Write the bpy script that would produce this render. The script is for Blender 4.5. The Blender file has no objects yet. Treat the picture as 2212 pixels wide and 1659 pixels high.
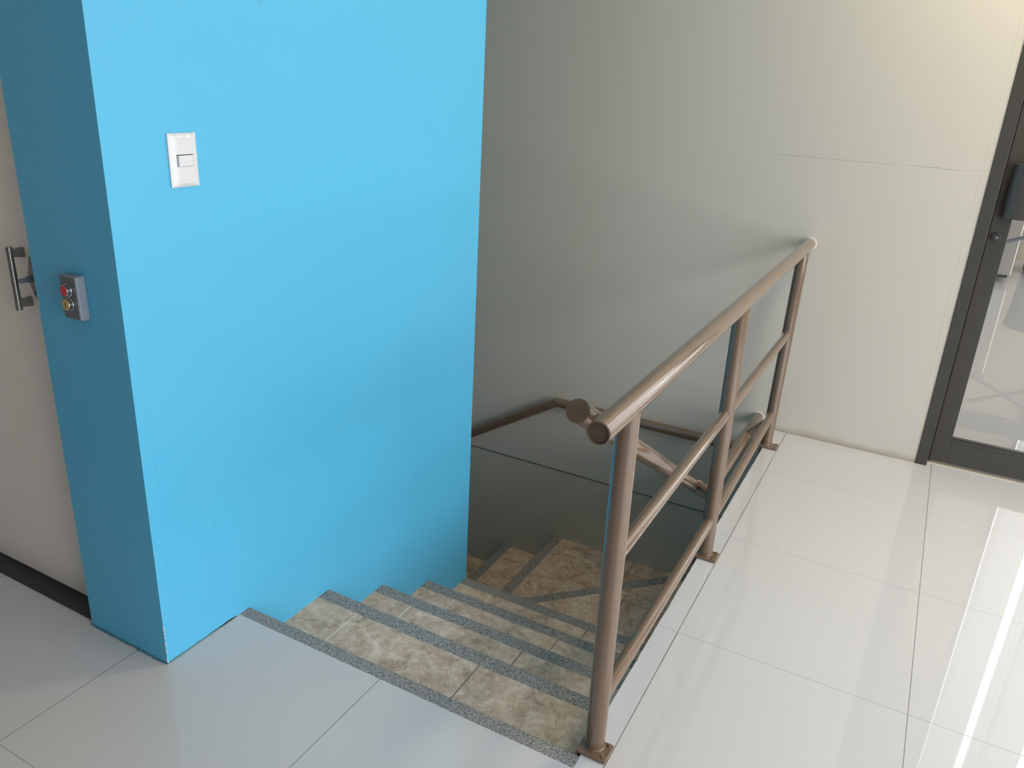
import bpy, bmesh, math, random
from mathutils import Vector, Matrix
random.seed(7)
SC = bpy.context.scene
COL = SC.collection
PI = math.pi

# ------------------------------------------------------------------ helpers
def link(name, bm, m, parent=None, smooth=False, bevel=0.0, seg=2):
    me = bpy.data.meshes.new(name)
    bmesh.ops.recalc_face_normals(bm, faces=bm.faces)
    bm.to_mesh(me); bm.free()
    o = bpy.data.objects.new(name, me)
    COL.objects.link(o)
    for x in (m if isinstance(m, (list, tuple)) else [m]):
        me.materials.append(x)
    if smooth:
        for p in me.polygons: p.use_smooth = True
    if parent is not None: o.parent = parent
    if bevel:
        b = o.modifiers.new('bevel', 'BEVEL'); b.width = bevel; b.segments = seg; b.limit_method = 'ANGLE'
    return o

def box(bm, x0, x1, y0, y1, z0, z1, mi=0):
    v = [bm.verts.new((x, y, z)) for z in (z0, z1) for y in (y0, y1) for x in (x0, x1)]
    for f in ((0,1,3,2),(4,5,7,6),(0,1,5,4),(2,3,7,6),(0,2,6,4),(1,3,7,5)):
        bm.faces.new([v[i] for i in f]).material_index = mi

def prism(bm, pts, lo, hi, ax=2, mi=0):
    """polygon extruded along axis ax; pts are the two other coordinates in order"""
    def P(a, b, c):
        return {0:(c, a, b), 1:(a, c, b), 2:(a, b, c)}[ax]
    A = [bm.verts.new(P(a, b, lo)) for a, b in pts]
    B = [bm.verts.new(P(a, b, hi)) for a, b in pts]
    n = len(pts)
    bm.faces.new(A).material_index = mi; bm.faces.new(B).material_index = mi
    for i in range(n):
        bm.faces.new((A[i], A[(i+1) % n], B[(i+1) % n], B[i])).material_index = mi

def tube(bm, pts, r, n=28, caps=True):
    """round pipe through points with mitred joints"""
    pts = [Vector(p) for p in pts]
    rings = []
    d0 = (pts[1]-pts[0]).normalized()
    up = Vector((0,0,1)) if abs(d0.z) < 0.9 else Vector((1,0,0))
    u = d0.cross(up).normalized(); w = u.cross(d0).normalized()
    for i, p in enumerate(pts):
        if i == 0:
            rings.append([p + (u*math.cos(a)+w*math.sin(a))*r for a in [2*PI*k/n for k in range(n)]])
            continue
        din = (pts[i]-pts[i-1]).normalized()
        nrm = din if i == len(pts)-1 else (din + (pts[i+1]-pts[i]).normalized()).normalized()
        ring = []
        for q in rings[-1]:
            t = (p-q).dot(nrm)/din.dot(nrm)
            ring.append(q + din*t)
        rings.append(ring)
    V = [[bm.verts.new(q) for q in R] for R in rings]
    for a, b in zip(V[:-1], V[1:]):
        for k in range(n):
            f = bm.faces.new((a[k], a[(k+1) % n], b[(k+1) % n], b[k])); f.smooth = True
    for i in range(len(V)):
        if i in (0, len(V)-1):
            if not caps: continue
            bm.faces.new(V[i])
        for k in range(n):
            e = bm.edges.get((V[i][k], V[i][(k+1) % n]))
            if e: e.smooth = False

def disc(bm, c, axis, r, h, n=32, rim=0.0):
    """short solid cylinder from c along axis"""
    c = Vector(c); a = Vector(axis).normalized()
    tube(bm, [c, c+a*h], r, n)

def empty(name, loc=(0,0,0)):
    o = bpy.data.objects.new(name, None); COL.objects.link(o); o.location = loc
    o.empty_display_size = 0.1
    return o

def tag(o, label=None, cat=None, group=None, kind=None):
    if label: o['label'] = label
    if cat: o['category'] = cat
    if group: o['group'] = group
    if kind: o['kind'] = kind
    return o

def attach(o, root):
    """parent keeping world placement (meshes are modelled in world coordinates)"""
    o.parent = root
    o.matrix_parent_inverse = Matrix.Translation(root.location).inverted()
    return o

# ------------------------------------------------------------------ materials
def mat(name, col, rough=0.5, metal=0.0, spec=0.5, ior=1.5, coat=0.0):
    m = bpy.data.materials.new(name); m.use_nodes = True
    b = m.node_tree.nodes['Principled BSDF']
    b.inputs['Base Color'].default_value = (*col, 1)
    b.inputs['Roughness'].default_value = rough
    b.inputs['Metallic'].default_value = metal
    b.inputs['Specular IOR Level'].default_value = spec
    b.inputs['IOR'].default_value = ior
    if coat: b.inputs['Coat Weight'].default_value = coat; b.inputs['Coat Roughness'].default_value = 0.06
    return m

class N:
    """tiny node-graph writer"""
    def __init__(s, m):
        s.t = m.node_tree; s.b = s.t.nodes['Principled BSDF']
        g = s.t.nodes.new('ShaderNodeNewGeometry'); s.pos = g.outputs['Position']
        x = s.t.nodes.new('ShaderNodeSeparateXYZ'); s.t.links.new(s.pos, x.inputs[0])
        s.x, s.y, s.z = x.outputs
    def put(s, sock, v):
        if isinstance(v, (int, float)): sock.default_value = v
        elif isinstance(v, tuple): sock.default_value = (*v, 1) if len(v) == 3 else v
        else: s.t.links.new(v, sock)
    def math(s, op, a, b=0.0, c=None, clamp=False):
        n = s.t.nodes.new('ShaderNodeMath'); n.operation = op; n.use_clamp = clamp
        s.put(n.inputs[0], a); s.put(n.inputs[1], b)
        if c is not None: s.put(n.inputs[2], c)
        return n.outputs[0]
    def noise(s, scale, detail=4, rough=0.55, vec=None, dist=0.0):
        n = s.t.nodes.new('ShaderNodeTexNoise'); n.inputs['Scale'].default_value = scale
        n.inputs['Detail'].default_value = detail; n.inputs['Roughness'].default_value = rough
        n.inputs['Distortion'].default_value = dist
        s.t.links.new(vec or s.pos, n.inputs['Vector']); return n.outputs['Fac']
    def voro(s, scale, feature='F1'):
        n = s.t.nodes.new('ShaderNodeTexVoronoi'); n.inputs['Scale'].default_value = scale; n.feature = feature
        s.t.links.new(s.pos, n.inputs['Vector']); return n
    def ramp(s, f, stops, interp='LINEAR'):
        n = s.t.nodes.new('ShaderNodeValToRGB'); s.t.links.new(f, n.inputs[0])
        n.color_ramp.interpolation = interp
        el = n.color_ramp.elements
        while len(el) < len(stops): el.new(0.5)
        for e, (p, c) in zip(el, stops):
            e.position = p; e.color = (*c, 1) if isinstance(c, tuple) else (c, c, c, 1)
        return n.outputs[0]
    def mix(s, f, a, b, mode='MIX'):
        n = s.t.nodes.new('ShaderNodeMix'); n.data_type = 'RGBA'; n.blend_type = mode
        s.put(n.inputs['Factor'], f); s.put(n.inputs['A'], a); s.put(n.inputs['B'], b)
        return n.outputs['Result']
    def bump(s, h, strength=0.2, dist=0.002):
        n = s.t.nodes.new('ShaderNodeBump'); n.inputs['Strength'].default_value = strength
        n.inputs['Distance'].default_value = dist
        s.t.links.new(h, n.inputs['Height']); s.t.links.new(n.outputs[0], s.b.inputs['Normal'])
    def line(s, coord, at, w, soft=0.0006):
        """1 on a line coord==at of half-width w"""
        d = s.math('ABSOLUTE', s.math('SUBTRACT', coord, at))
        return s.math('SUBTRACT', 1.0, s.math('DIVIDE', s.math('SUBTRACT', d, w), soft, clamp=True), clamp=True)
    def between(s, coord, lo, hi):
        return s.math('MULTIPLY', s.math('GREATER_THAN', coord, lo), s.math('LESS_THAN', coord, hi))

def wall_paint(name, col, cracks=None, rough=0.45, var=0.04, scuff=0.0, spec=0.5, grime=None):
    m = mat(name, col, rough, spec=spec); g = N(m)
    n1 = g.noise(1.3, 3); n2 = g.noise(38, 5)
    c = g.mix(g.math('MULTIPLY', n1, 0.5), col, tuple(v*(1-2*var) for v in col))
    if scuff:
        sp = g.ramp(g.noise(60, 2, 0.5), [(0.0, 0.0), (0.74, 0.0), (0.79, 1.0)])
        c = g.mix(g.math('MULTIPLY', sp, scuff), c, tuple(v*0.55 for v in col))
    if cracks:
        for (axis, at, w, lo, hi, dark) in cracks:
            wob = g.math('MULTIPLY', g.math('SUBTRACT', g.noise(9, 6, 0.7), 0.5), 0.02)
            co = g.math('ADD', {'x':g.x, 'y':g.y, 'z':g.z}[axis], wob)
            oth = {'x':g.z, 'y':g.z, 'z':g.x}[axis]
            f = g.math('MULTIPLY', g.line(co, at, w, 0.0008), g.between(oth, lo, hi))
            f = g.math('MULTIPLY', f, g.math('MULTIPLY', g.ramp(g.noise(7, 2), [(0.35, 0.25), (0.6, 1.0)]), dark))
            c = g.mix(f, c, tuple(v*0.35 for v in col))
    if grime:      # dirt splashed up from mopping along the foot of the wall
        up = g.math('SUBTRACT', 1.0, g.math('DIVIDE', g.math('SUBTRACT', g.z, -0.001), g.math('MULTIPLY', g.noise(5, 5, 0.7), 0.075)), clamp=True)
        f = g.math('MULTIPLY', g.math('MULTIPLY', up, g.math('GREATER_THAN', g.x, -0.06)), g.math('GREATER_THAN', g.z, -0.001))
        c = g.mix(g.math('MULTIPLY', f, 0.75), c, grime)
    g.t.links.new(c, g.b.inputs['Base Color'])
    g.bump(g.math('ADD', n2, g.math('MULTIPLY', g.noise(260, 2), 0.4)), 0.12, 0.0015)
    return m

M = {}
BLUE = (0.088, 0.468, 0.755)
M['blue'] = wall_paint('blue_paint', BLUE, rough=0.38, scuff=0.45,
                       cracks=[('y', -0.797, 0.0003, 0.03, 0.75, 0.35), ('y', -0.12, 0.0003, -0.12, 0.05, 0.3)], var=0.05)
CREAM = (0.555, 0.518, 0.455)
M['cream'] = wall_paint('cream_paint', CREAM, rough=0.5, scuff=0.12, var=0.03, grime=(0.27, 0.22, 0.15),
                        cracks=[('z', -0.030, 0.0004, -3.0, 0.02, 0.45), ('z', 1.210, 0.0005, -0.28, 0.508, 0.8),
                                ('x', 0.507, 0.0005, 0.0, 2.6, 0.5)])
M['cream2'] = wall_paint('cream_paint_lower', (0.57, 0.52, 0.44), rough=0.5, scuff=0.1, var=0.05)
M['white_paint'] = wall_paint('white_paint', (0.62, 0.61, 0.57), rough=0.6)
M['bounce_dimming_grey'] = wall_paint('bounce_dimming_grey', (0.17, 0.165, 0.16), rough=0.6)  # front wall out of view, darkened to weaken light bounced onto the pillar
M['ceiling'] = wall_paint('ceiling_paint', (0.72, 0.71, 0.68), rough=0.8)
M['door_cream'] = wall_paint('cream_door_laminate', (0.86, 0.815, 0.76), rough=0.35, var=0.03)

VX0 = -0.062
# polished porcelain floor, 60 cm tiles
m = mat('porcelain_tile', (0.60, 0.595, 0.58), 0.045, spec=0.5, ior=1.52); g = N(m)
def period(g, co, step):
    a = g.math('DIVIDE', co, step)
    fr = g.math('ABSOLUTE', g.math('SUBTRACT', a, g.math('ROUND', a)))
    return g.math('MULTIPLY', fr, step)
dx, dy = period(g, g.x, 0.6), period(g, g.y, 0.6)
sx = g.math('SUBTRACT', 1.0, g.math('DIVIDE', g.math('SUBTRACT', dx, 0.0005), 0.0007, clamp=True), clamp=True)
sy = g.math('SUBTRACT', 1.0, g.math('DIVIDE', g.math('SUBTRACT', dy, 0.0004), 0.0006, clamp=True), clamp=True)
thick = g.math('MULTIPLY', g.line(g.x, 0.0, 0.0008, 0.0008), g.ramp(g.noise(6, 3), [(0.4, 0.3), (0.55, 1.0)]))
hide = g.math('MULTIPLY', g.between(g.x, -1.09, VX0), g.line(g.y, -0.6, 0.006, 0.001))
sy = g.math('MULTIPLY', sy, g.math('SUBTRACT', 1.0, hide))
seam = g.math('MAXIMUM', g.math('MAXIMUM', sx, g.math('MULTIPLY', sy, 0.75)), thick)
c = g.mix(g.noise(1.1, 2), (0.535, 0.527, 0.528), (0.505, 0.497, 0.498))
specks = g.ramp(g.noise(80, 2, 0.4), [(0.0, 0.0), (0.800, 0.0), (0.815, 1.0)])
c = g.mix(g.math('MULTIPLY', specks, 0.6), c, (0.16, 0.14, 0.12))
c = g.mix(seam, c, (0.10, 0.09, 0.08))
g.t.links.new(c, g.b.inputs['Base Color'])
rr = g.math('ADD', g.math('MULTIPLY', g.noise(2.2, 3), 0.02), g.math('MULTIPLY', seam, 0.4))
g.t.links.new(g.math('ADD', rr, 0.006), g.b.inputs['Roughness'])
M['floor'] = m

def stair_tile(name, xs, ys=(), y_lim=None):
    m = mat(name, (0.3, 0.28, 0.22), 0.38); g = N(m)
    a = g.noise(11, 9, 0.72, dist=0.9); b = g.noise(42, 7, 0.72, dist=0.5); d = g.noise(90, 3)
    c = g.ramp(a, [(0.36, (0.310, 0.220, 0.150)), (0.46, (0.440, 0.325, 0.232)), (0.54, (0.510, 0.388, 0.290)), (0.66, (0.66, 0.545, 0.44))])
    c = g.mix(g.ramp(b, [(0.50, 0.0), (0.66, 0.55)]), c, (0.76, 0.68, 0.55))
    c = g.mix(g.ramp(b, [(0.30, 0.5), (0.42, 0.0)]), c, (0.33, 0.235, 0.145))
    c = g.mix(g.ramp(d, [(0.68, 0.0), (0.74, 0.4)]), c, (0.75, 0.72, 0.64))
    s = None
    for X in xs:
        l = g.line(g.x, X, 0.0016, 0.0012); s = l if s is None else g.math('MAXIMUM', s, l)
    for Y in ys:
        l = g.line(g.y, Y, 0.0014, 0.0012); s = l if s is None else g.math('MAXIMUM', s, l)
    if s is not None:
        gc = g.mix(g.between(g.x, -1.0, -0.8), (0.17, 0.14, 0.11), (0.66, 0.62, 0.54))
        c = g.mix(s, c, gc)
    g.t.links.new(c, g.b.inputs['Base Color'])
    g.bump(b, 0.08, 0.001)
    return m
M['tread'] = stair_tile('beige_stair_tile', (-0.932, -0.489))
M['winder_a'] = stair_tile('beige_winder_tile_a', (-0.500,), (1.088,))
M['winder_b'] = stair_tile('beige_winder_tile_b', (-0.630,), (1.532,))
M['tread_c'] = stair_tile('beige_stair_tile_lower', (), (1.532, 1.08))

m = mat('grey_granite', (0.2, 0.2, 0.2), 0.42); g = N(m)
v = g.voro(210); v2 = g.voro(120)
n = g.noise(170, 4, 0.75)
c = g.ramp(n, [(0.36, (0.045, 0.045, 0.046)), (0.44, (0.175, 0.165, 0.155)), (0.56, (0.310, 0.292, 0.275)), (0.70, (0.47, 0.45, 0.43))])
c = g.mix(g.math('MULTIPLY', g.math('LESS_THAN', v.outputs['Distance'], 0.30), 0.75), c, (0.065, 0.064, 0.063))
c = g.mix(g.math('MULTIPLY', g.math('LESS_THAN', v2.outputs['Distance'], 0.16), 0.6), c, (0.55, 0.54, 0.52))
g.t.links.new(c, g.b.inputs['Base Color'])
g.bump(n, 0.15, 0.001)
M['granite'] = m

# brown enamel pipe
m = mat('brown_enamel', (0.150, 0.105, 0.080), 0.16, coat=0.6); g = N(m)
c = g.mix(g.noise(6, 4), (0.165, 0.108, 0.070), (0.128, 0.083, 0.054))
g.t.links.new(c, g.b.inputs['Base Color'])
g.bump(g.math('ADD', g.noise(38, 3), g.math('MULTIPLY', g.noise(140, 3), 0.25)), 0.13, 0.0010)
M['pipe'] = m
m = mat('brown_enamel_green_stain', (0.150, 0.105, 0.080), 0.16, coat=0.6); g = N(m)
c = g.mix(g.noise(6, 4), (0.165, 0.108, 0.070), (0.128, 0.083, 0.054))
st = g.math('MULTIPLY', g.between(g.y, -0.335, -0.235), g.ramp(g.noise(26, 2), [(0.50, 0.0), (0.60, 0.8)]))
c = g.mix(g.math('MULTIPLY', st, g.between(g.x, -0.075, -0.045)), c, (0.04, 0.13, 0.08))
g.t.links.new(c, g.b.inputs['Base Color'])
g.bump(g.noise(38, 3), 0.13, 0.0010)
M['pipe_green'] = m
M['pipe_cap'] = mat('brown_enamel_cap', (0.085, 0.060, 0.046), 0.5)

M['alu'] = wall_paint('bronze_aluminium', (0.052, 0.048, 0.042), rough=0.38, var=0.05)
M['alu_dark'] = mat('bronze_aluminium_dark', (0.032, 0.030, 0.028), 0.45)
M['pull'] = mat('dark_brushed_pull', (0.10, 0.092, 0.086), 0.36, metal=0.45)
M['gasket'] = mat('black_gasket', (0.010, 0.010, 0.013), 0.4)
M['steel'] = mat('brushed_steel', (0.36, 0.34, 0.32), 0.27, metal=1.0)
M['steel_dark'] = mat('dull_steel', (0.34, 0.32, 0.28), 0.42, metal=0.8)
m = mat('stainless_sheet', (0.55, 0.55, 0.54), 0.33, metal=0.85); M['sheet'] = m
M['grey_cast'] = wall_paint('grey_cast_box', (0.24, 0.27, 0.32), rough=0.34, var=0.12)
M['grey_dark'] = mat('dark_box_face', (0.105, 0.12, 0.14), 0.36)
M['chrome'] = mat('chrome', (0.62, 0.64, 0.66), 0.12, metal=1.0)
M['red'] = mat('red_plastic', (0.52, 0.035, 0.04), 0.35)
M['yellow'] = mat('yellow_plastic', (0.52, 0.36, 0.10), 0.35)
M['mark'] = mat('worn_brown_mark', (0.16, 0.10, 0.03), 0.5)
M['white_plastic'] = mat('white_plastic', (0.66, 0.68, 0.72), 0.16)
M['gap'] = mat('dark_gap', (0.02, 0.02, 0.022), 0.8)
M['sill'] = wall_paint('dark_sill', (0.040, 0.033, 0.032), rough=0.55, var=0.3)
M['plaster'] = wall_paint('bare_plaster', (0.66, 0.66, 0.63), rough=0.8)
M['beige'] = wall_paint('beige_far_wall', (0.55, 0.48, 0.38), rough=0.6)
M['teal_dirt'] = wall_paint('grubby_teal_filler', (0.055, 0.20, 0.26), rough=0.7, var=0.3)
M['rubber'] = mat('black_rubber', (0.02, 0.02, 0.022), 0.6)
M['blue_tube'] = mat('blue_grey_tube', (0.20, 0.22, 0.30), 0.35)
M['bin'] = mat('charcoal_plastic', (0.035, 0.045, 0.055), 0.4)
m = bpy.data.materials.new('sheer_curtain'); m.use_nodes = True
t = m.node_tree; t.nodes.clear()
out = t.nodes.new('ShaderNodeOutputMaterial'); mx = t.nodes.new('ShaderNodeMixShader'); m2 = t.nodes.new('ShaderNodeMixShader')
df = t.nodes.new('ShaderNodeBsdfDiffuse'); df.inputs[0].default_value = (0.85, 0.85, 0.85, 1)
tl = t.nodes.new('ShaderNodeBsdfTranslucent'); tl.inputs[0].default_value = (0.85, 0.85, 0.84, 1)
tr = t.nodes.new('ShaderNodeBsdfTransparent')
mx.inputs[0].default_value = 0.5; m2.inputs[0].default_value = 0.25
t.links.new(df.outputs[0], mx.inputs[1]); t.links.new(tl.outputs[0], mx.inputs[2])
t.links.new(mx.outputs[0], m2.inputs[1]); t.links.new(tr.outputs[0], m2.inputs[2]); t.links.new(m2.outputs[0], out.inputs[0])
M['curtain'] = m

m = bpy.data.materials.new('clear_glass'); m.use_nodes = True
t = m.node_tree; t.nodes.clear()
out = t.nodes.new('ShaderNodeOutputMaterial'); mx = t.nodes.new('ShaderNodeMixShader')
tr = t.nodes.new('ShaderNodeBsdfTransparent'); tr.inputs[0].default_value = (0.95, 0.965, 0.96, 1)
gl = t.nodes.new('ShaderNodeBsdfGlossy'); gl.inputs['Roughness'].default_value = 0.01
fr = t.nodes.new('ShaderNodeFresnel'); fr.inputs[0].default_value = 1.5
t.links.new(fr.outputs[0], mx.inputs[0]); t.links.new(tr.outputs[0], mx.inputs[1]); t.links.new(gl.outputs[0], mx.inputs[2])
t.links.new(mx.outputs[0], out.inputs[0])
M['glass'] = m

# ------------------------------------------------------------------ key dimensions
BX0, BX1 = -1.388, -1.091      # blue pillar / wall, x
BY0, BY1 = -0.833, 0.664       # blue wall, y
WY = 1.650                     # back wall
VX = -0.060                    # edge of the floor over the stairwell
TOP = 2.75
Z = [0.0, -0.140, -0.293, -0.450, -0.612, -0.767, -0.925, -1.090, -1.250, -1.410, -1.57, -1.73, -1.89]
LOW = -2.9

def struct(name, bm, m, **k):
    o = link(name, bm, m, **k); o['kind'] = 'structure'; return o

# ------------------------------------------------------------------ setting
RX = 2.75                     # window wall on the right
bm = bmesh.new()
T = -0.13
# slightly chipped tile edge along the stairwell
ys = [-0.592 + i*(WY+0.592)/150 for i in range(151)]
edge = [(VX + random.choice((0, 0, 0, 0.0012, -0.0012, 0.0022))*random.random(), y) for y in ys]
prism(bm, [(RX+0.15, -0.592)] + [(RX+0.15, WY)] + edge[::-1], -0.012, 0.0)
box(bm, VX+0.006, RX+0.15, -0.592, WY, T, -0.012)
box(bm, BX1, VX, -4.2, -0.592, T, 0)
box(bm, VX, RX+0.15, -4.2, -0.592, T, 0)
box(bm, -3.6, BX1, -4.2, BY0+0.02, T, 0)
box(bm, BX1-0.12, BX1, BY0+0.02, -0.592, T, 0)
# room beyond the glass door
box(bm, 0.50, 5.15, WY, 7.75, T, 0)
box(bm, -1.0, 0.50, WY+0.14, 7.75, T, 0)
struct('floor', bm, M['floor'])

bm = bmesh.new()
# blue pillar with the long wall beside the stairs; goes on down the stairwell
NX = BX0
notch = [(BX0, TOP), (BX0, 0.917), (BX0+0.0065, 0.912), (BX0+0.0075, 0.901), (BX0+0.001, 0.899), (BX0, 0.893), (BX0, LOW), (BX1, LOW), (BX1, TOP)]
prism(bm, notch, BY0, BY0+0.012, ax=1)
box(bm, BX0, BX1, BY0+0.012, BY0+0.030, LOW, TOP)
box(bm, BX1-0.12, BX1, BY0+0.030, BY1, LOW, TOP)
box(bm, -3.6, BX1-0.12, BY1-0.12, BY1, LOW, TOP)
struct('wall_left', bm, M['blue'])

bm = bmesh.new()
box(bm, -3.6, 0.536, WY, WY+0.14, -0.512, TOP)
box(bm, 1.52, RX+0.15, WY, WY+0.14, 0.0, TOP)
box(bm, 0.536, 1.52, WY, WY+0.14, 2.16, TOP)
# lower plaster, set back a few millimetres below the joint
box(bm, -3.6, VX+0.1, WY+0.007, WY+0.14, LOW, -0.5150, 1)
struct('wall_back', bm, [M['cream'], M['cream2']])
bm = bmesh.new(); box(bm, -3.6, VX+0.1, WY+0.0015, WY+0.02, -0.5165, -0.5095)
struct('trim_8', bm, M['gap'])  # flush dark strip painted in place of the shade inside a groove

bm = bmesh.new()      # wall that carries the slab edge on the stair's right side
box(bm, VX-0.020, VX+0.08, -0.592, WY+0.007, LOW, T)
box(bm, VX-0.002, VX+0.08, -0.592, WY+0.007, T, -0.0125)
struct('wall_stairwell', bm, M['cream2'])
bm = bmesh.new()
box(bm, BX1-0.12, VX, -0.75, -0.592, LOW, T)
box(bm, -3.7, -3.6, BY1-0.12, WY+0.14, LOW, TOP)
box(bm, -3.6, VX, BY1-0.12, WY+0.14, LOW-0.1, LOW)
struct('wall_lower', bm, M['cream2'])

bm = bmesh.new()
# window wall to the right, with a wide opening
wy0, wy1, wz0, wz1 = -3.0, 1.25, 0.20, 2.30
box(bm, RX, RX+0.15, -4.2, wy0, 0, TOP)
box(bm, RX, RX+0.15, wy1, WY, 0, TOP)
box(bm, RX, RX+0.15, wy0, wy1, 0, wz0)
box(bm, RX, RX+0.15, wy0, wy1, wz1, TOP)
struct('wall_right', bm, M['white_paint'])
bm = bmesh.new()
for y in (wy0, -1.8, -0.3, wy1-0.05): box(bm, RX+0.03, RX+0.08, y, y+0.05, wz0, wz1)
for z in (wz0, wz1-0.05): box(bm, RX+0.03, RX+0.08, wy0, wy1, z, z+0.05)
struct('window_1', bm, M['alu'])
bm = bmesh.new()
box(bm, -3.6, RX+0.15, -4.35, -4.2, T, TOP)
struct('wall_front', bm, M['bounce_dimming_grey'])
bm = bmesh.new()
box(bm, -3.75, -3.6, -4.35, BY1-0.12, T, TOP)
struct('wall_far_left', bm, M['white_paint'])
bm = bmesh.new()
box(bm, -3.75, RX+0.15, -4.35, WY+0.14, TOP, TOP+0.12)
box(bm, -1.0, 5.15, WY, 7.75, 8.5, 8.62)
struct('ceiling', bm, M['ceiling'])

# room beyond
bm = bmesh.new()
fx0, fx1, fz0, fz1 = 1.62, 4.9, 0.12, 8.2
FY, FZ = 7.6, 8.5
box(bm, -1.0, fx0, FY, FY+0.15, 0, FZ)
box(bm, fx1, 5.0, FY, FY+0.15, 0, FZ)
box(bm, fx0, fx1, FY, FY+0.15, 0, fz0)
box(bm, fx0, fx1, FY, FY+0.15, fz1, FZ)
box(bm, -1.15, -1.0, WY+0.14, FY+0.15, 0, FZ)
box(bm, 5.0, 5.15, 6.2, FY+0.15, 0, FZ)
box(bm, 5.0, 5.15, WY, 2.2, 0, FZ)
box(bm, 5.0, 5.15, 2.2, 6.2, 3.6, FZ)
box(bm, RX+0.15, 5.0, WY, WY+0.14, 0, FZ)
box(bm, -1.0, RX+0.15, WY, WY+0.14, TOP+0.12, FZ)
struct('wall_far_room', bm, M['beige'])
bm = bmesh.new()
for i in range(6):
    x = fx0 + (fx1-fx0-0.05)*i/5; box(bm, x, x+0.05, FY+0.03, FY+0.08, fz0, fz1)
for z in (fz0, 2.3, fz1-0.05): box(bm, fx0, fx1, FY+0.03, FY+0.08, z, z+0.05)
struct('window_2', bm, M['alu'])

# cream sliding door, its dark sill
d1 = empty('door_1', (-1.75, -0.77, 0.0)); d1['kind'] = 'structure'
bm = bmesh.new(); box(bm, -2.75, -1.345, -0.770, -0.730, 0.012, 2.4)
attach(link('door_leaf', bm, M['door_cream'], bevel=0.002), d1)
bm = bmesh.new()
tube(bm, [(-1.520, -0.803, 0.858), (-1.520, -0.803, 1.012)], 0.0078, 24)
h = attach(link('door_handle', bm, M['steel'], smooth=False), d1)
for zc in (0.874, 0.996):
    bm = bmesh.new()
    prism(bm, [(-0.803, zc-0.0085), (-0.790, zc-0.0095), (-0.770, zc-0.0120), (-0.770, zc+0.0120), (-0.790, zc+0.0105), (-0.803, zc+0.0105)], -1.526, -1.514, ax=0)
    s = link('handle_mount', bm, M['steel_dark'], bevel=0.0015); s.parent = h
# lock trim with a thumb turn
bm = bmesh.new()
pl = [(-1.4935, 0.990), (-1.5080, 0.950), (-1.5085, 0.922), (-1.4930, 0.889), (-1.4850, 0.883), (-1.4600, 0.883), (-1.4450, 0.905), (-1.4400, 0.940), (-1.4450, 0.985)]
prism(bm, pl, -0.776, -0.768, ax=1)
lk = attach(link('lock_plate', bm, M['steel_dark'], bevel=0.002), d1)
bm = bmesh.new()
tube(bm, [(-1.500, -0.776, 0.933), (-1.500, -0.783, 0.933)], 0.0085, 20)
tube(bm, [(-1.500, -0.783, 0.933), (-1.500, -0.803, 0.932)], 0.0058, 20)
k = link('thumb_turn', bm, M['grey_cast'], bevel=0.001); k.parent = lk
bm = bmesh.new(); tube(bm, [(-1.4865, -0.776, 0.900), (-1.4865, -0.779, 0.900)], 0.0042, 16)
k = link('screw', bm, M['grey_dark']); k.parent = lk
bm = bmesh.new()
box(bm, -2.75, BX0, -0.822, -0.790, -0.001, 0.0035); box(bm, -2.75, BX0, -0.790, -0.728, -0.001, 0.002)
struct('trim_1', bm, M['sill'])
bm = bmesh.new()     # wall over and behind the sliding door
box(bm, -3.6, BX0+0.02, -0.70, -0.64, 0, TOP); box(bm, -3.6, -2.75, BY0, -0.70, 0, TOP); box(bm, -3.6, BX0, BY0, -0.70, 2.4, TOP)
struct('wall_door_side', bm, M['cream'])

# ragged smear of teal paint and filler where the pillar meets the tiles
bm = bmesh.new()
def smear(p0, p1, nrm, w, n=60):
    a, b = Vector(p0), Vector(p1); nn = Vector(nrm)
    prev = None
    for i in range(n+1):
        q = a.lerp(b, i/n)
        ww = w*(0.35+0.65*random.random())*(1.0 if i not in (0, n) else 0.3)
        hh = 0.004+0.003*random.random()
        vs = [bm.verts.new(q+Vector((0,0,hh))), bm.verts.new(q+nn*ww+Vector((0,0,0.0007))), bm.verts.new(q+Vector((0,0,-0.001)))]
        if prev:
            for k in range(3): bm.faces.new((prev[k], prev[(k+1)%3], vs[(k+1)%3], vs[k]))
        prev = vs
smear((BX0-0.004, BY0, 0), (BX1, BY0, 0), (0,-1,0), 0.006)
smear((BX1, BY0, 0), (BX1, -0.66, 0), (1,0,0), 0.0022, 40)
struct('trim_2', bm, M['teal_dirt'])
# chipped corner: bare plaster showing on the pillar edge, and small nicks
bm = bmesh.new()
def chip(cx, cy, cz, ax, w, h):
    n = 9
    pts = [(w*(0.6+0.4*random.random())*math.cos(2*PI*i/n), h*(0.6+0.4*random.random())*math.sin(2*PI*i/n)) for i in range(n)]
    if ax == 0: vs = [bm.verts.new((cx+0.0006, cy+a, cz+b)) for a, b in pts]
    elif ax == 1: vs = [bm.verts.new((cx+a, cy-0.0006, cz+b)) for a, b in pts]
    else: vs = [bm.verts.new((cx+a, cy+b, cz+0.0006)) for a, b in pts]
    bm.faces.new(vs)
zc = 0.012
while zc < 0.115:
    h = 0.004+0.012*random.random()
    chip(BX1, BY0+0.0008, zc, 0, 0.0014, h); chip(BX1-0.0006, BY0, zc, 1, 0.001, h*0.8)
    zc += h*1.9+0.002
for (y, z, w, h) in ((-0.828, 0.157, 0.0012, 0.004), (-0.815, 0.196, 0.0035, 0.0012), (-0.712, 0.098, 0.0012, 0.0012), (-0.757, 0.006, 0.004, 0.0012),
                     (-0.79, 0.003, 0.008, 0.0015), (0.60, -0.52, 0.002, 0.004)):
    chip(BX1, y, z, 0, w, h)
struct('trim_3', bm, M['plaster'])
bm = bmesh.new()
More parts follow.
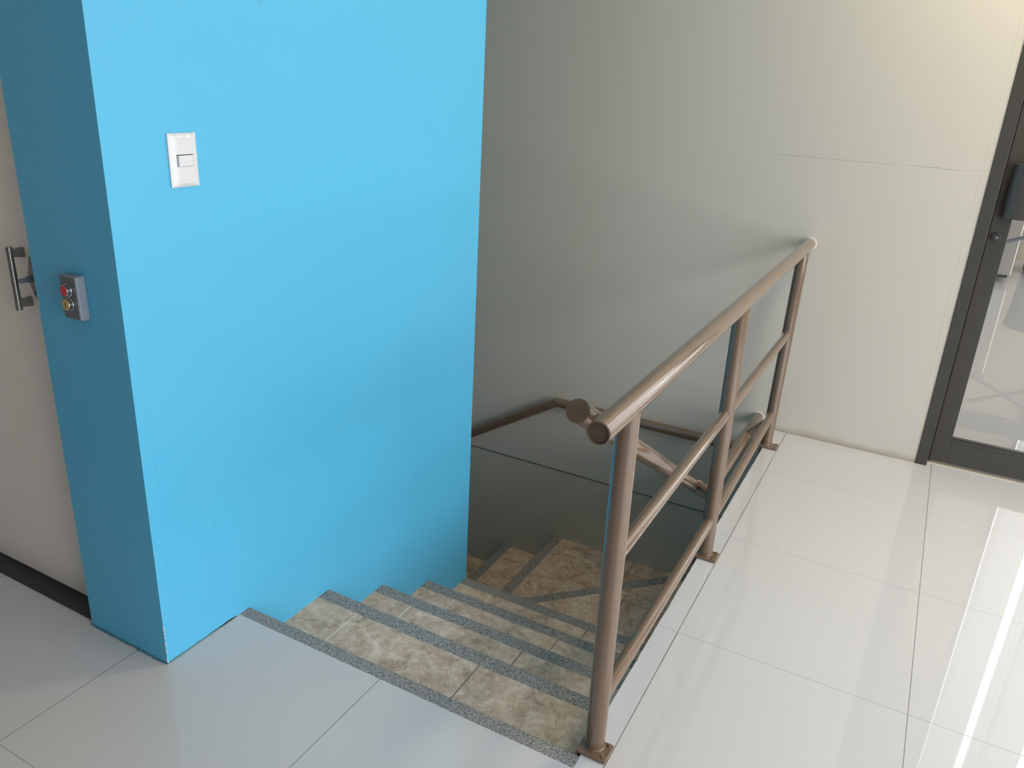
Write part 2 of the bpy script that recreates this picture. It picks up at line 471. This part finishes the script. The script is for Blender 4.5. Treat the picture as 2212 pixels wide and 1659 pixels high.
for (x, z, w, h) in ((-0.511, -0.666, 0.019, 0.0035), (-1.099, -0.812, 0.006, 0.003)):
    cx_, cz_ = x, z
    n = 12
    vs = [bm.verts.new((cx_+w*math.cos(2*PI*i/n)*(0.8+0.2*random.random()), WY+0.0062, cz_+h*math.sin(2*PI*i/n)*(0.6+0.4*random.random())-0.25*w*math.cos(2*PI*i/n)*0.4)) for i in range(n)]
    bm.faces.new(vs)
struct('trim_4', bm, M['plaster'])
# open joint at the foot of the blue wall next to the first step, and cracked caulk along the back wall
bm = bmesh.new()
pts = [(-0.700, 0.0008), (-0.680, 0.0012), (-0.665, 0.0022), (-0.650, 0.0040), (-0.635, 0.0050), (-0.622, 0.0048), (-0.612, 0.0030), (-0.600, 0.0010), (-0.600, -0.002), (-0.700, -0.002)]
prism(bm, pts, BX1-0.001, BX1+0.0012, ax=0)
struct('trim_5', bm, M['gap'])

# ------------------------------------------------------------------ staircase
st = tag(empty('staircase', (-0.57, -0.57, 0.0)),
         'beige tiled staircase with grey granite nosings winding down beside the blue wall', 'staircase')
W = 0.055
SX1 = VX-0.021
def nosing_profile(y_edge, z, w=W, th=0.030, r=0.009):
    # rounded front edge, in (y, z); front faces +y
    pts = [(y_edge-w, z), (y_edge-w, z-th)]
    pts += [(y_edge-0.002, z-th)]
    for i in range(6):
        a = PI/2*i/5
        pts.append((y_edge-r+r*math.cos(a), z-r+r*math.sin(a)))
    return pts
edges = [-0.549, -0.217, 0.071, 0.367, 0.667]
# floor-level nosing
bm = bmesh.new(); prism(bm, nosing_profile(edges[0], 0.0, 0.0425), BX1, VX-0.0005, ax=0)
attach(link('nosing', bm, M['granite']), st)
for i in range(1, 5):
    e0, e1 = edges[i-1], edges[i]
    bm = bmesh.new()
    box(bm, BX1, SX1, e0-0.012, e1-W, Z[i]-0.012, Z[i])
    box(bm, BX1, SX1, e0-0.020, e0-0.012, Z[i]-0.012, Z[i-1]-0.030)          # riser
    box(bm, BX1, SX1, e0-0.012, e1-0.012, Z[i]-0.20, Z[i]-0.031)
    s = attach(link('step', bm, M['tread']), st)
    bm = bmesh.new(); prism(bm, nosing_profile(e1, Z[i]), BX1, SX1, ax=0)
    n_ = link('nosing', bm, M['granite']); n_.parent = s
# winders turning left round the end of the blue wall
px, py = BX1-0.004, BY1-0.002
e4 = edges[4]
ang = math.radians(45.8)
ca, sa = math.cos(ang), math.sin(ang)
far = (WY-py)/sa
def on(d, off):      # point at distance d along the diagonal, off towards the right/front side
    return (px+ca*d+sa*off, py+sa*d-ca*off)
# winder A: right/front triangle
bm = bmesh.new()
L = far
def on_y(y, off): return on((y-py+ca*off)/sa, off)
def on_x(x, off): return on((x-px-sa*off)/ca, off)
YB = e4-0.012
prism(bm, [on_y(YB, W), (SX1, YB), on_x(SX1, W)], Z[5]-0.012, Z[5])
box(bm, BX1, SX1, e4-0.020, e4-0.012, Z[5]-0.012, Z[4]-0.030)
prism(bm, [on_y(YB, 0.012), (SX1, YB), (SX1, WY+0.007), on_y(WY+0.007, 0.012)], Z[5]-0.3, Z[5]-0.031)
wa = attach(link('step', bm, M['winder_a']), st)
bm = bmesh.new()
prism(bm, [on_y(YB, 0.0), on_y(YB, W), on_x(SX1, W), (SX1, WY+0.007), on_y(WY+0.007, 0.0)], Z[5]-0.030, Z[5])
n_ = link('nosing', bm, M['granite'], bevel=0.006, seg=3); n_.parent = wa
# winder B: left triangle, its nosing runs away from the viewer
xB = -1.113
bm = bmesh.new()
prism(bm, [on_x(xB+W, 0.012), on_y(WY+0.007, 0.012), (xB+W, WY+0.007)], Z[6]-0.012, Z[6])
prism(bm, [on_x(xB+W, 0.012), on_y(WY+0.007, 0.012), (xB+0.012, WY+0.007), (xB+0.012, BY1)], Z[6]-0.3, Z[6]-0.031)
prism(bm, [on_y(YB, 0.012), on_y(YB, 0.020), on_y(WY, 0.020), on_y(WY, 0.012)], Z[6]-0.01, Z[5]-0.030)
wb = attach(link('step', bm, M['winder_b']), st)
def nosing_x(x_edge, z, w=W, th=0.030, r=0.009):
    pts = [(x_edge+w, z), (x_edge+w, z-th), (x_edge+0.002, z-th)]
    for i in range(6):
        a = PI/2*i/5
        pts.append((x_edge+r-r*math.cos(a), z-r+r*math.sin(a)))
    return pts
bm = bmesh.new(); prism(bm, nosing_x(xB, Z[6]), BY1, WY+0.007, ax=1)
n_ = link('nosing', bm, M['granite']); n_.parent = wb
xe = xB
for i, xn in zip((7, 8, 9, 10, 11), (-1.430, -1.735, -2.035, -2.335, -2.635)):
    bm = bmesh.new()
    box(bm, xn+W, xe+0.012, BY1, WY+0.007, Z[i]-0.012, Z[i])
    box(bm, xe+0.012, xe+0.020, BY1, WY+0.007, Z[i]-0.012, Z[i-1]-0.030)
    box(bm, xn+0.012, xe+0.012, BY1, WY+0.007, Z[i]-0.2, Z[i]-0.031)
    s = attach(link('step', bm, M['tread_c']), st)
    bm = bmesh.new(); prism(bm, nosing_x(xn, Z[i]), BY1, WY+0.007, ax=1)
    n_ = link('nosing', bm, M['granite']); n_.parent = s
    xe = xn

# ------------------------------------------------------------------ railing
rl = tag(empty('stair_railing', (-0.045, -0.51, 0.0)),
         'brown painted steel pipe railing with three posts guarding the open stairwell edge', 'railing')
RR = 0.0236; RM = 0.0163
def part(name, bm, m, parent, **k):
    return attach(link(name, bm, m, **k), parent) if parent.type == 'EMPTY' else _sub(link(name, bm, m, **k), parent)
def _sub(o, p): o.parent = p; o.matrix_parent_inverse = p.matrix_parent_inverse.inverted() if False else Matrix.Identity(4); return o

rail_z = 0.862
bm = bmesh.new(); tube(bm, [(-0.05, -0.668, rail_z), (-0.05, WY+0.002, rail_z)], RR, 40, caps=False)
# open lip at the near end
v = [bm.verts.new((-0.05+RR*math.cos(2*PI*k/40), -0.668, rail_z+RR*math.sin(2*PI*k/40))) for k in range(40)]
w_ = [bm.verts.new((-0.05+(RR-0.0028)*math.cos(2*PI*k/40), -0.669, rail_z+(RR-0.0028)*math.sin(2*PI*k/40))) for k in range(40)]
u_ = [bm.verts.new((-0.05+(RR-0.0032)*math.cos(2*PI*k/40), -0.662, rail_z+(RR-0.0032)*math.sin(2*PI*k/40))) for k in range(40)]
for k in range(40):
    bm.faces.new((v[k], v[(k+1)%40], w_[(k+1)%40], w_[k])); bm.faces.new((w_[k], w_[(k+1)%40], u_[(k+1)%40], u_[k]))
top = part('top_rail', bm, M['pipe'], rl)
bm = bmesh.new(); tube(bm, [(-0.05, -0.6655, rail_z), (-0.05, -0.655, rail_z)], RR-0.003, 40)
part('end_cap', bm, M['pipe_cap'], top)

posts = [(-0.042, -0.510, -0.05, -0.510), (-0.044, 0.443, -0.05, 0.440), (-0.053, 1.457, -0.047, 1.478)]
def weld(bm, c, axis, r, t=0.0022, n=40):
    """thin uneven bead round a pipe"""
    c = Vector(c); a = Vector(axis).normalized()
    up = Vector((0,0,1)) if abs(a.z) < 0.9 else Vector((1,0,0))
    u = a.cross(up).normalized(); w = u.cross(a).normalized()
    rings = []
    for k in range(n):
        th = 2*PI*k/n; rad = u*math.cos(th)+w*math.sin(th)
        tt = t*(0.7+0.6*random.random())
        cc = c+rad*r
        rings.append([bm.verts.new(cc + rad*tt*math.cos(s)+a*tt*math.sin(s)) for s in [2*PI*q/6 for q in range(6)]])
    for k in range(n):
        A, B = rings[k], rings[(k+1)%n]
        for q in range(6):
            f = bm.faces.new((A[q], A[(q+1)%6], B[(q+1)%6], B[q])); f.smooth = True
for (x0, y0, x1, y1) in posts:
    bm = bmesh.new(); tube(bm, [(x0, y0, 0.004), (x1, y1, rail_z-0.010)], RR, 40)
    weld(bm, (x0, y0, 0.0100), (0,0,1), RR, 0.0019)
    ps = part('post', bm, M['pipe'], rl)
    # base plate on the slab edge, folded down into the stairwell
    bm = bmesh.new()
    yc = y0-0.010
    prism(bm, [(-0.0735, 0.0015), (-0.0735, 0.0090), (-0.001, 0.0090), (-0.001, 0.0015)], yc-0.029, yc+0.029, ax=1)
    box(bm, -0.0735, -0.0690, yc-0.029, yc+0.029, -0.06, 0.003)
    bp = part('base_plate', bm, M['pipe'], ps, bevel=0.0015)
    for (bx, by) in ((-0.0110, yc-0.018), (-0.0095, yc+0.021)):
        bm = bmesh.new(); tube(bm, [(bx, by, 0.008), (bx, by, 0.0115)], 0.0055, 6)
        tube(bm, [(bx, by, 0.0115), (bx, by, 0.0140)], 0.0034, 16)
        b_ = part('bolt', bm, M['pipe'], rl, bevel=0.0008)
        b_.parent = ps; b_.matrix_parent_inverse = Matrix.Identity(4)

def postx(i, z):
    x0, y0, x1, y1 = posts[i]; f = z/rail_z; return Vector((x0+(x1-x0)*f, y0+(y1-y0)*f, z))
for zz, m_ in ((0.512, 'pipe'), (0.132, 'pipe_green')):
    for i in (0, 1):
        a, b = postx(i, zz), postx(i+1, zz + (0.018 if zz < 0.2 and i == 1 else 0.0))
        bm = bmesh.new(); tube(bm, [a, b], RM, 32)
        dr = (b-a).normalized()
        weld(bm, a+dr*(RR+0.0005), dr, RM); weld(bm, b-dr*(RR+0.0005), dr, RM)
        part('lower_rail' if zz < 0.2 else 'middle_rail', bm, M[m_ if i == 0 else 'pipe'], rl)

# inner handrail: slopes with the first flight, then runs level into the back wall
hx = -0.135
bm = bmesh.new()
tube(bm, [(hx, -0.562, 0.8475), (hx, 0.775, 0.047), (hx, WY+0.002, 0.045)], RR, 40)
hr = part('inner_handrail', bm, M['pipe'], rl)
bm = bmesh.new()
d = Vector((0, -1.337, 0.8005)).normalized(); c0 = Vector((hx, -0.562, 0.8475))
tube(bm, [c0, c0+d*0.0025], RR+0.0012, 40)
part('end_cap', bm, M['pipe'], hr, bevel=0.0008)
def bracket(pts, r=RM):
    bm = bmesh.new(); tube(bm, pts, r, 28); weld(bm, pts[0] , Vector(pts[1])-Vector(pts[0]), r)
    part('bracket', bm, M['pipe'], hr)
bracket([(hx+RR*0.8, -0.505, 0.812), (-0.050, -0.505, 0.812)])
bracket([(hx+RR*0.75, 0.520, 0.204), (-0.046, 0.462, 0.206)])
bracket([(hx+RR*0.5, 1.40, 0.060), (-0.050, 1.40, 0.140)])
bm = bmesh.new(); weld(bm, (hx, WY-0.0005, 0.045), (0,1,0), RR+0.001, 0.0025); weld(bm, (-0.05, WY-0.0005, rail_z), (0,1,0), RR+0.001, 0.0025)
struct('trim_6', bm, M['plaster'])

# handrail fixed to the back wall over the second flight
wr = tag(empty('wall_handrail', (-1.13, 1.600, -0.1)),
         'dark brown pipe handrail fixed low on the back wall, bending down to the left', 'handrail')
hy = 1.600; sl = 0.61
bm = bmesh.new()
tube(bm, [(-0.175, hy, -0.104), (-1.130, hy, -0.104), (-3.0, hy, -0.104-sl*1.87)], RR, 36)
part('rail', bm, M['pipe'], wr)
for (x, z) in ((-0.45, -0.104), (-1.9, -0.104-sl*0.77), (-2.7, -0.104-sl*1.57)):
    bm = bmesh.new(); tube(bm, [(x, hy, z), (x, WY+0.012, z)], 0.008, 16); part('bracket', bm, M['pipe'], wr)

# ------------------------------------------------------------------ light switch
sw = tag(empty('light_switch', (BX1, -0.6395, 1.2405)), 'white light switch plate with one small rocker on the bright blue wall', 'light switch')
bm = bmesh.new()
# gently domed plate: profile across y (width) bulges outwards, cut flat at the ends
w2, h2 = 0.0375, 0.0575
nY, nZ = 16, 24
def dome(a, b):
    ya = a/w2; zb = b/h2
    edge_y = 1-abs(ya)**6; 
    t = 0.0055 + 0.0050*(1-ya*ya)
    cutd = (h2-abs(b))
    lim = 0.0045 + cutd*0.75
    return max(0.003, min(t, lim)) if abs(ya) < 0.999 else 0.004
grid = []
rk = (0.0005, 0.0, 0.0222, 0.0128)       # rocker hole: centre y, z, half sizes
yv = sorted(set([-w2+2*w2*i/nY for i in range(nY+1)] + [rk[0]-rk[2], rk[0]+rk[2]]))
zv = sorted(set([-h2+2*h2*i/nZ for i in range(nZ+1)] + [-rk[3], rk[3]]))
hy0, hy1 = rk[0]-rk[2], rk[0]+rk[2]
V = {}
for a in yv:
    for b in zv: V[a, b] = bm.verts.new((BX1+dome(a, b), -0.6395+a, 1.2405+b))
for i in range(len(yv)-1):
    for j in range(len(zv)-1):
        a0, a1, b0, b1 = yv[i], yv[i+1], zv[j], zv[j+1]
        if a0 >= hy0-1e-6 and a1 <= hy1+1e-6 and b0 >= -rk[3]-1e-6 and b1 <= rk[3]+1e-6: continue
        bm.faces.new((V[a0,b0], V[a1,b0], V[a1,b1], V[a0,b1]))
# sides
def wallv(a, b): return bm.verts.new((BX1-0.001, -0.6395+a, 1.2405+b))
per = [(a, zv[0]) for a in yv] + [(yv[-1], b) for b in zv[1:]] + [(a, zv[-1]) for a in yv[::-1][1:]] + [(yv[0], b) for b in zv[::-1][1:-1]]
wv = [wallv(a, b) for a, b in per]
for i in range(len(per)):
    j = (i+1) % len(per); bm.faces.new((V[per[i]], V[per[j]], wv[j], wv[i]))
part('plate', bm, M['white_plastic'], sw)
bm = bmesh.new(); box(bm, BX1+0.001, BX1+0.0035, -0.6395+hy0-0.001, -0.6395+hy1+0.001, 1.2405-rk[3]-0.001, 1.2405+rk[3]+0.001)
part('rocker_recess', bm, M['gap'], sw)
bm = bmesh.new()
prism(bm, [(BX1+0.002, -0.6395+hy0+0.0005), (BX1+0.0075, -0.6395+hy0+0.0007), (BX1+0.0145, -0.6395+hy0+0.0012), (BX1+0.0125, -0.6395+hy0+0.010), (BX1+0.0095, -0.6395+hy1-0.0006), (BX1+0.002, -0.6395+hy1-0.0006)],
      1.2405-rk[3]+0.0005, 1.2405+rk[3]-0.0018, ax=2)
part('rocker', bm, M['white_plastic'], sw, bevel=0.0008)

# ------------------------------------------------------------------ push-button box
pb = tag(empty('push_button_box', (-1.229, BY0, 0.948)), 'grey metal box with a red and a yellow push button on the teal pillar face', 'push button box')
bm = bmesh.new(); box(bm, -1.2575, -1.2010, -0.856, BY0+0.001, 0.899, 0.998)
part('housing', bm, M['grey_cast'], pb, bevel=0.005, seg=4)
bm = bmesh.new()
def rrect(x0, x1, z0, z1, r, n=5):
    pts = []
    for cx, cz, a0 in ((x1-r, z1-r, 0), (x0+r, z1-r, PI/2), (x0+r, z0+r, PI), (x1-r, z0+r, 1.5*PI)):
        for i in range(n+1):
            a = a0+PI/2*i/n; pts.append((cx+r*math.cos(a), cz+r*math.sin(a)))
    return pts
prism(bm, rrect(-1.2545, -1.2040, 0.902, 0.995, 0.004), -0.8568, -0.8558, ax=1)
part('face_plate', bm, M['grey_dark'], pb)
for nm, zc, mm in (('button', 0.9665, 'red'), ('button', 0.9350, 'yellow')):
    bm = bmesh.new(); tube(bm, [(-1.2290, -0.857, zc), (-1.2290, -0.8600, zc)], 0.0145, 36); tube(bm, [(-1.2290, -0.860, zc), (-1.2290, -0.8680, zc)], 0.0128, 36)
    b = part(nm, bm, M['chrome'], pb, bevel=0.0006)
    b['label'] = 'chrome collared button with a %s cap' % ('red' if mm == 'red' else 'worn yellow')
    bm = bmesh.new(); tube(bm, [(-1.2290, -0.8675, zc), (-1.2290, -0.8687, zc)], 0.0116, 36)
    part('button_cap', bm, M[mm], b)
    if mm == 'yellow':      # worn upward arrow
        bm = bmesh.new()
        prism(bm, [(-1.2302, zc-0.006), (-1.2278, zc-0.006), (-1.2278, zc+0.001), (-1.2250, zc+0.001), (-1.2290, zc+0.006), (-1.2330, zc+0.001), (-1.2302, zc+0.001)], -0.8690, -0.8686, ax=1)
        part('arrow_mark', bm, M['mark'], b)

# ------------------------------------------------------------------ glass door on the right
d2 = empty('door_2', (0.56, 1.69, 0.0)); d2['kind'] = 'structure'
bm = bmesh.new()
box(bm, 0.5362, 0.5800, WY-0.004, WY+0.110, 0.0, 2.16)
box(bm, 1.476, 1.5198, WY-0.004, WY+0.110, 0.0, 2.16)
box(bm, 0.5800, 1.476, WY-0.004, WY+0.110, 2.115, 2.16)
box(bm, 0.5800, 0.5925, WY+0.052, WY+0.110, 0.0, 2.115)
part('door_frame', bm, M['alu'], d2, bevel=0.0012)
DY = 1.690
gx0, gx1, gz0, gz1 = 0.650, 1.395, 0.126, 2.03
def angle_panel(bm):
    box(bm, 0.5850, gx0, DY, DY+0.040, 0.014, 2.112)
    box(bm, gx1, 1.470, DY, DY+0.040, 0.014, 2.112)
    box(bm, gx0, gx1, DY, DY+0.040, 0.014, gz0)
    box(bm, gx0, gx1, DY, DY+0.040, gz1, 2.112)
bm = bmesh.new(); angle_panel(bm)
leaf = part('door_leaf', bm, M['alu'], d2, bevel=0.0015)
bm = bmesh.new()
box(bm, gx0-0.004, gx1, DY-0.0030, DY+0.004, gz0-0.012, gz0-0.004)
part('glazing_bead', bm, M['alu'], leaf, bevel=0.001)
bm = bmesh.new(); box(bm, gx0, gx1, DY+0.004, DY+0.014, gz0-0.004, gz0+0.003)
part('gasket', bm, M['gasket'], leaf)
bm = bmesh.new(); box(bm, gx0-0.005, gx1+0.005, DY+0.017, DY+0.023, gz0-0.005, gz1+0.005)
part('glass_pane', bm, M['glass'], leaf)
bm = bmesh.new()     # wide curved pull standing off the stile
c = []
for i in range(25):
    a = PI + PI*i/24; c.append((0.694+0.086*math.cos(a), DY-0.024+0.034*math.sin(a)))
prism(bm, c + [(0.780, DY-0.018), (0.608, DY-0.018)], 1.050, 1.250, ax=2)
for p in bm.faces: p.smooth = False
part('pull_handle', bm, M['pull'], leaf, bevel=0.0015)
bm = bmesh.new(); box(bm, 0.640, 0.704, DY-0.020, DY+0.001, 1.09, 1.11); box(bm, 0.640, 0.704, DY-0.020, DY+0.001, 1.20, 1.22)
part('pull_mount', bm, M['alu_dark'], leaf)
bm = bmesh.new(); tube(bm, [(0.6110, DY, 0.974), (0.6110, DY-0.010, 0.974)], 0.0165, 32)
cy = part('lock_cylinder', bm, M['alu_dark'], leaf, bevel=0.002)
bm = bmesh.new(); tube(bm, [(0.6115, DY-0.010, 0.9725), (0.6115, DY-0.0135, 0.9725)], 0.0066, 24)
k = link('key_barrel', bm, M['chrome'], bevel=0.0006); k.parent = leaf; k.matrix_parent_inverse = Matrix.Identity(4)
bm = bmesh.new(); box(bm, 0.6108, 0.6122, DY-0.0138, DY-0.0134, 0.9685, 0.9765)
k = link('keyhole', bm, M['gap']); k.parent = leaf; k.matrix_parent_inverse = Matrix.Identity(4)
bm = bmesh.new(); box(bm, 0.5800, 1.476, WY+0.035, WY+0.085, -0.0005, 0.0030)
struct('trim_7', bm, M['beige'])

# ------------------------------------------------------------------ seen through the glass
cb = tag(empty('steel_cabinet', (0.66, 6.4, 0.0)), 'grey stainless steel cabinet on casters standing on white tiles beyond the glass door', 'cabinet')
bm = bmesh.new(); box(bm, 0.30, 1.062, 6.20, 6.80, 0.065, 0.86)
part('body', bm, M['sheet'], cb, bevel=0.006)
bm = bmesh.new(); box(bm, 0.27, 1.085, 6.16, 6.84, 0.86, 0.90)
part('worktop', bm, M['sheet'], cb, bevel=0.004)
bm = bmesh.new(); box(bm, 0.32, 1.04, 6.22, 6.78, 0.040, 0.064)
part('plinth', bm, M['bin'], cb)
for (x, y) in ((0.37, 6.25), (0.955, 6.235), (0.37, 6.74), (0.955, 6.74)):
    bm = bmesh.new(); tube(bm, [(x-0.012, y, 0.026), (x+0.012, y, 0.026)], 0.026, 24); box(bm, x-0.018, x+0.018, y-0.012, y+0.012, 0.03, 0.05)
    part('caster', bm, M['rubber'], cb, bevel=0.002)

bn = tag(empty('waste_bin', (1.42, 6.95, 0.0)), 'round charcoal plastic bin beside the steel cabinet beyond the glass door', 'bin')
bm = bmesh.new()
prof = [(0.0, 0.0), (0.20, 0.0), (0.215, 0.02), (0.245, 0.50), (0.255, 0.51), (0.255, 0.53), (0.238, 0.53), (0.205, 0.03), (0.0, 0.03)]
rings = []
for r, z in prof[1:-1]:
    rings.append([bm.verts.new((1.42+r*math.cos(2*PI*k/40), 6.95+r*math.sin(2*PI*k/40), z)) for k in range(40)])
for A, B in zip(rings[:-1], rings[1:]):
    for k in range(40):
        f = bm.faces.new((A[k], A[(k+1)%40], B[(k+1)%40], B[k])); f.smooth = True
bm.faces.new(rings[0]); bm.faces.new(rings[-1])
part('bin_body', bm, M['bin'], bn)

tt = tag(empty('folding_stand', (1.1, 5.0, 0.0)), 'blue-grey metal folding stand with crossed legs in front of the steel cabinet', 'stand')
for (a, b) in (((0.80, 5.05, 0.50), (1.60, 5.05, 0.98)), ((0.82, 5.0, 0.78), (1.30, 5.0, 0.40))):
    pass
bm = bmesh.new(); tube(bm, [(0.60, 4.95, 0.40), (1.75, 4.95, 0.90)], 0.014, 16); part('leg', bm, M['blue_tube'], tt)
bm = bmesh.new(); tube(bm, [(0.60, 5.0, 0.90), (1.75, 5.0, 0.35)], 0.014, 16); part('leg', bm, M['blue_tube'], tt)
bm = bmesh.new()
bm.free()
for x in (0.60, 1.75):
    bm = bmesh.new(); tube(bm, [(x, 4.975, 0.0), (x, 4.975, 0.92)], 0.014, 16); part('upright', bm, M['blue_tube'], tt)
bm = bmesh.new(); box(bm, 0.56, 1.79, 4.90, 5.30, 0.92, 0.945)
part('shelf', bm, M['blue_tube'], tt)

# curtains at the far window
def curtain(x0, x1, y, z0, z1):
    bm = bmesh.new(); n = 60; prev = None
    for i in range(n+1):
        x = x0+(x1-x0)*i/n; yy = y+0.025*math.sin(i*1.05)
        vs = [bm.verts.new((x, yy, z0)), bm.verts.new((x, yy, z1)), bm.verts.new((x, yy+0.003, z1)), bm.verts.new((x, yy+0.003, z0))]
        if prev:
            for k in range(4): bm.faces.new((prev[k], prev[(k+1)%4], vs[(k+1)%4], vs[k]))
        prev = vs
    return bm
for (a, b, w) in ((1.66, 2.02, 'narrow sheer curtain at the left end'), (2.10, 2.62, 'wider sheer curtain left of the middle'), (2.70, 3.60, 'broad sheer curtain in the middle'), (3.72, 4.85, 'broadest sheer curtain at the right end')):
    o = link('curtain', curtain(a, b, 7.50, 0.05, 8.3), M['curtain'])
    tag(o, 'white %s of the far room window' % w, 'curtain', 'sheer curtains in the far room')

# ------------------------------------------------------------------ ceiling lamp
lp = tag(empty('ceiling_lamp', (0.80, 1.28, TOP)), 'round warm white ceiling lamp above the tiles near the glass door', 'lamp')
bm = bmesh.new(); tube(bm, [(0.80, 1.28, TOP-0.03), (0.80, 1.28, TOP+0.001)], 0.19, 40); part('lamp_base', bm, M['white_plastic'], lp, bevel=0.004)
em = mat('lamp_glow', (0.9, 0.85, 0.7), 0.5)
eb = em.node_tree.nodes['Principled BSDF']; eb.inputs['Emission Color'].default_value = (1.0, 0.85, 0.58, 1); eb.inputs['Emission Strength'].default_value = 50.0
bm = bmesh.new(); tube(bm, [(0.80, 1.28, TOP-0.055), (0.80, 1.28, TOP-0.030)], 0.17, 40); part('diffuser', bm, em, lp)

# ------------------------------------------------------------------ daylight
wd = bpy.data.worlds.new('sky'); SC.world = wd; wd.use_nodes = True
t = wd.node_tree; bg = t.nodes['Background']
bg.inputs[1].default_value = 5.0
tc = t.nodes.new('ShaderNodeTexCoord'); sp = t.nodes.new('ShaderNodeSeparateXYZ'); t.links.new(tc.outputs['Generated'], sp.inputs[0])
rp = t.nodes.new('ShaderNodeValToRGB'); t.links.new(sp.outputs[2], rp.inputs[0])
rp.color_ramp.elements[0].position = 0.0; rp.color_ramp.elements[0].color = (0.66, 0.66, 0.65, 1)
rp.color_ramp.elements[1].position = 0.35; rp.color_ramp.elements[1].color = (0.93, 0.955, 1.0, 1)
t.links.new(rp.outputs[0], bg.inputs[0])
def portal(name, loc, rot, sx, sy):
    l = bpy.data.lights.new(name, 'AREA'); l.shape = 'RECTANGLE'; l.size = sx; l.size_y = sy
    l.cycles.is_portal = True
    o = bpy.data.objects.new(name, l); COL.objects.link(o); o.location = loc; o.rotation_euler = rot
portal('window_portal', (RX+0.14, (wy0+wy1)/2, (wz0+wz1)/2), (0, PI/2, 0), wz1-wz0, wy1-wy0)
portal('window_portal', ((fx0+fx1)/2, 7.74, (fz0+fz1)/2), (-PI/2, 0, 0), fx1-fx0, fz1-fz0)
portal('window_portal', (5.14, 4.2, 1.8), (0, PI/2, 0), 3.6, 4.0)

# ------------------------------------------------------------------ camera
cd = bpy.data.cameras.new('camera'); cam = bpy.data.objects.new('camera', cd); COL.objects.link(cam)
R = ((0.87840, -0.42807, -0.21254), (0.47520, 0.82974, 0.29279), (0.05102, -0.35819, 0.93226))
right = Vector((R[0][0], R[1][0], R[2][0])); fwd = Vector((R[0][1], R[1][1], R[2][1])); up = Vector((R[0][2], R[1][2], R[2][2]))
mw = Matrix.Identity(4)
for i in range(3):
    mw[i][0] = right[i]; mw[i][1] = up[i]; mw[i][2] = -fwd[i]
mw.translation = Vector((0.40120, -1.88897, 1.44303))
cam.matrix_world = mw
cd.sensor_width = 36.0; cd.lens = 1711.34/2212*36.0; cd.clip_start = 0.01
SC.camera = cam
SC.view_settings.view_transform = 'Standard'; SC.view_settings.look = 'None'
SC.view_settings.gamma = 1.0; SC.view_settings.use_curve_mapping = False
SC.view_settings.exposure = 0.66
SC.cycles.max_bounces = 10; SC.cycles.diffuse_bounces = 6; SC.cycles.transparent_max_bounces = 12
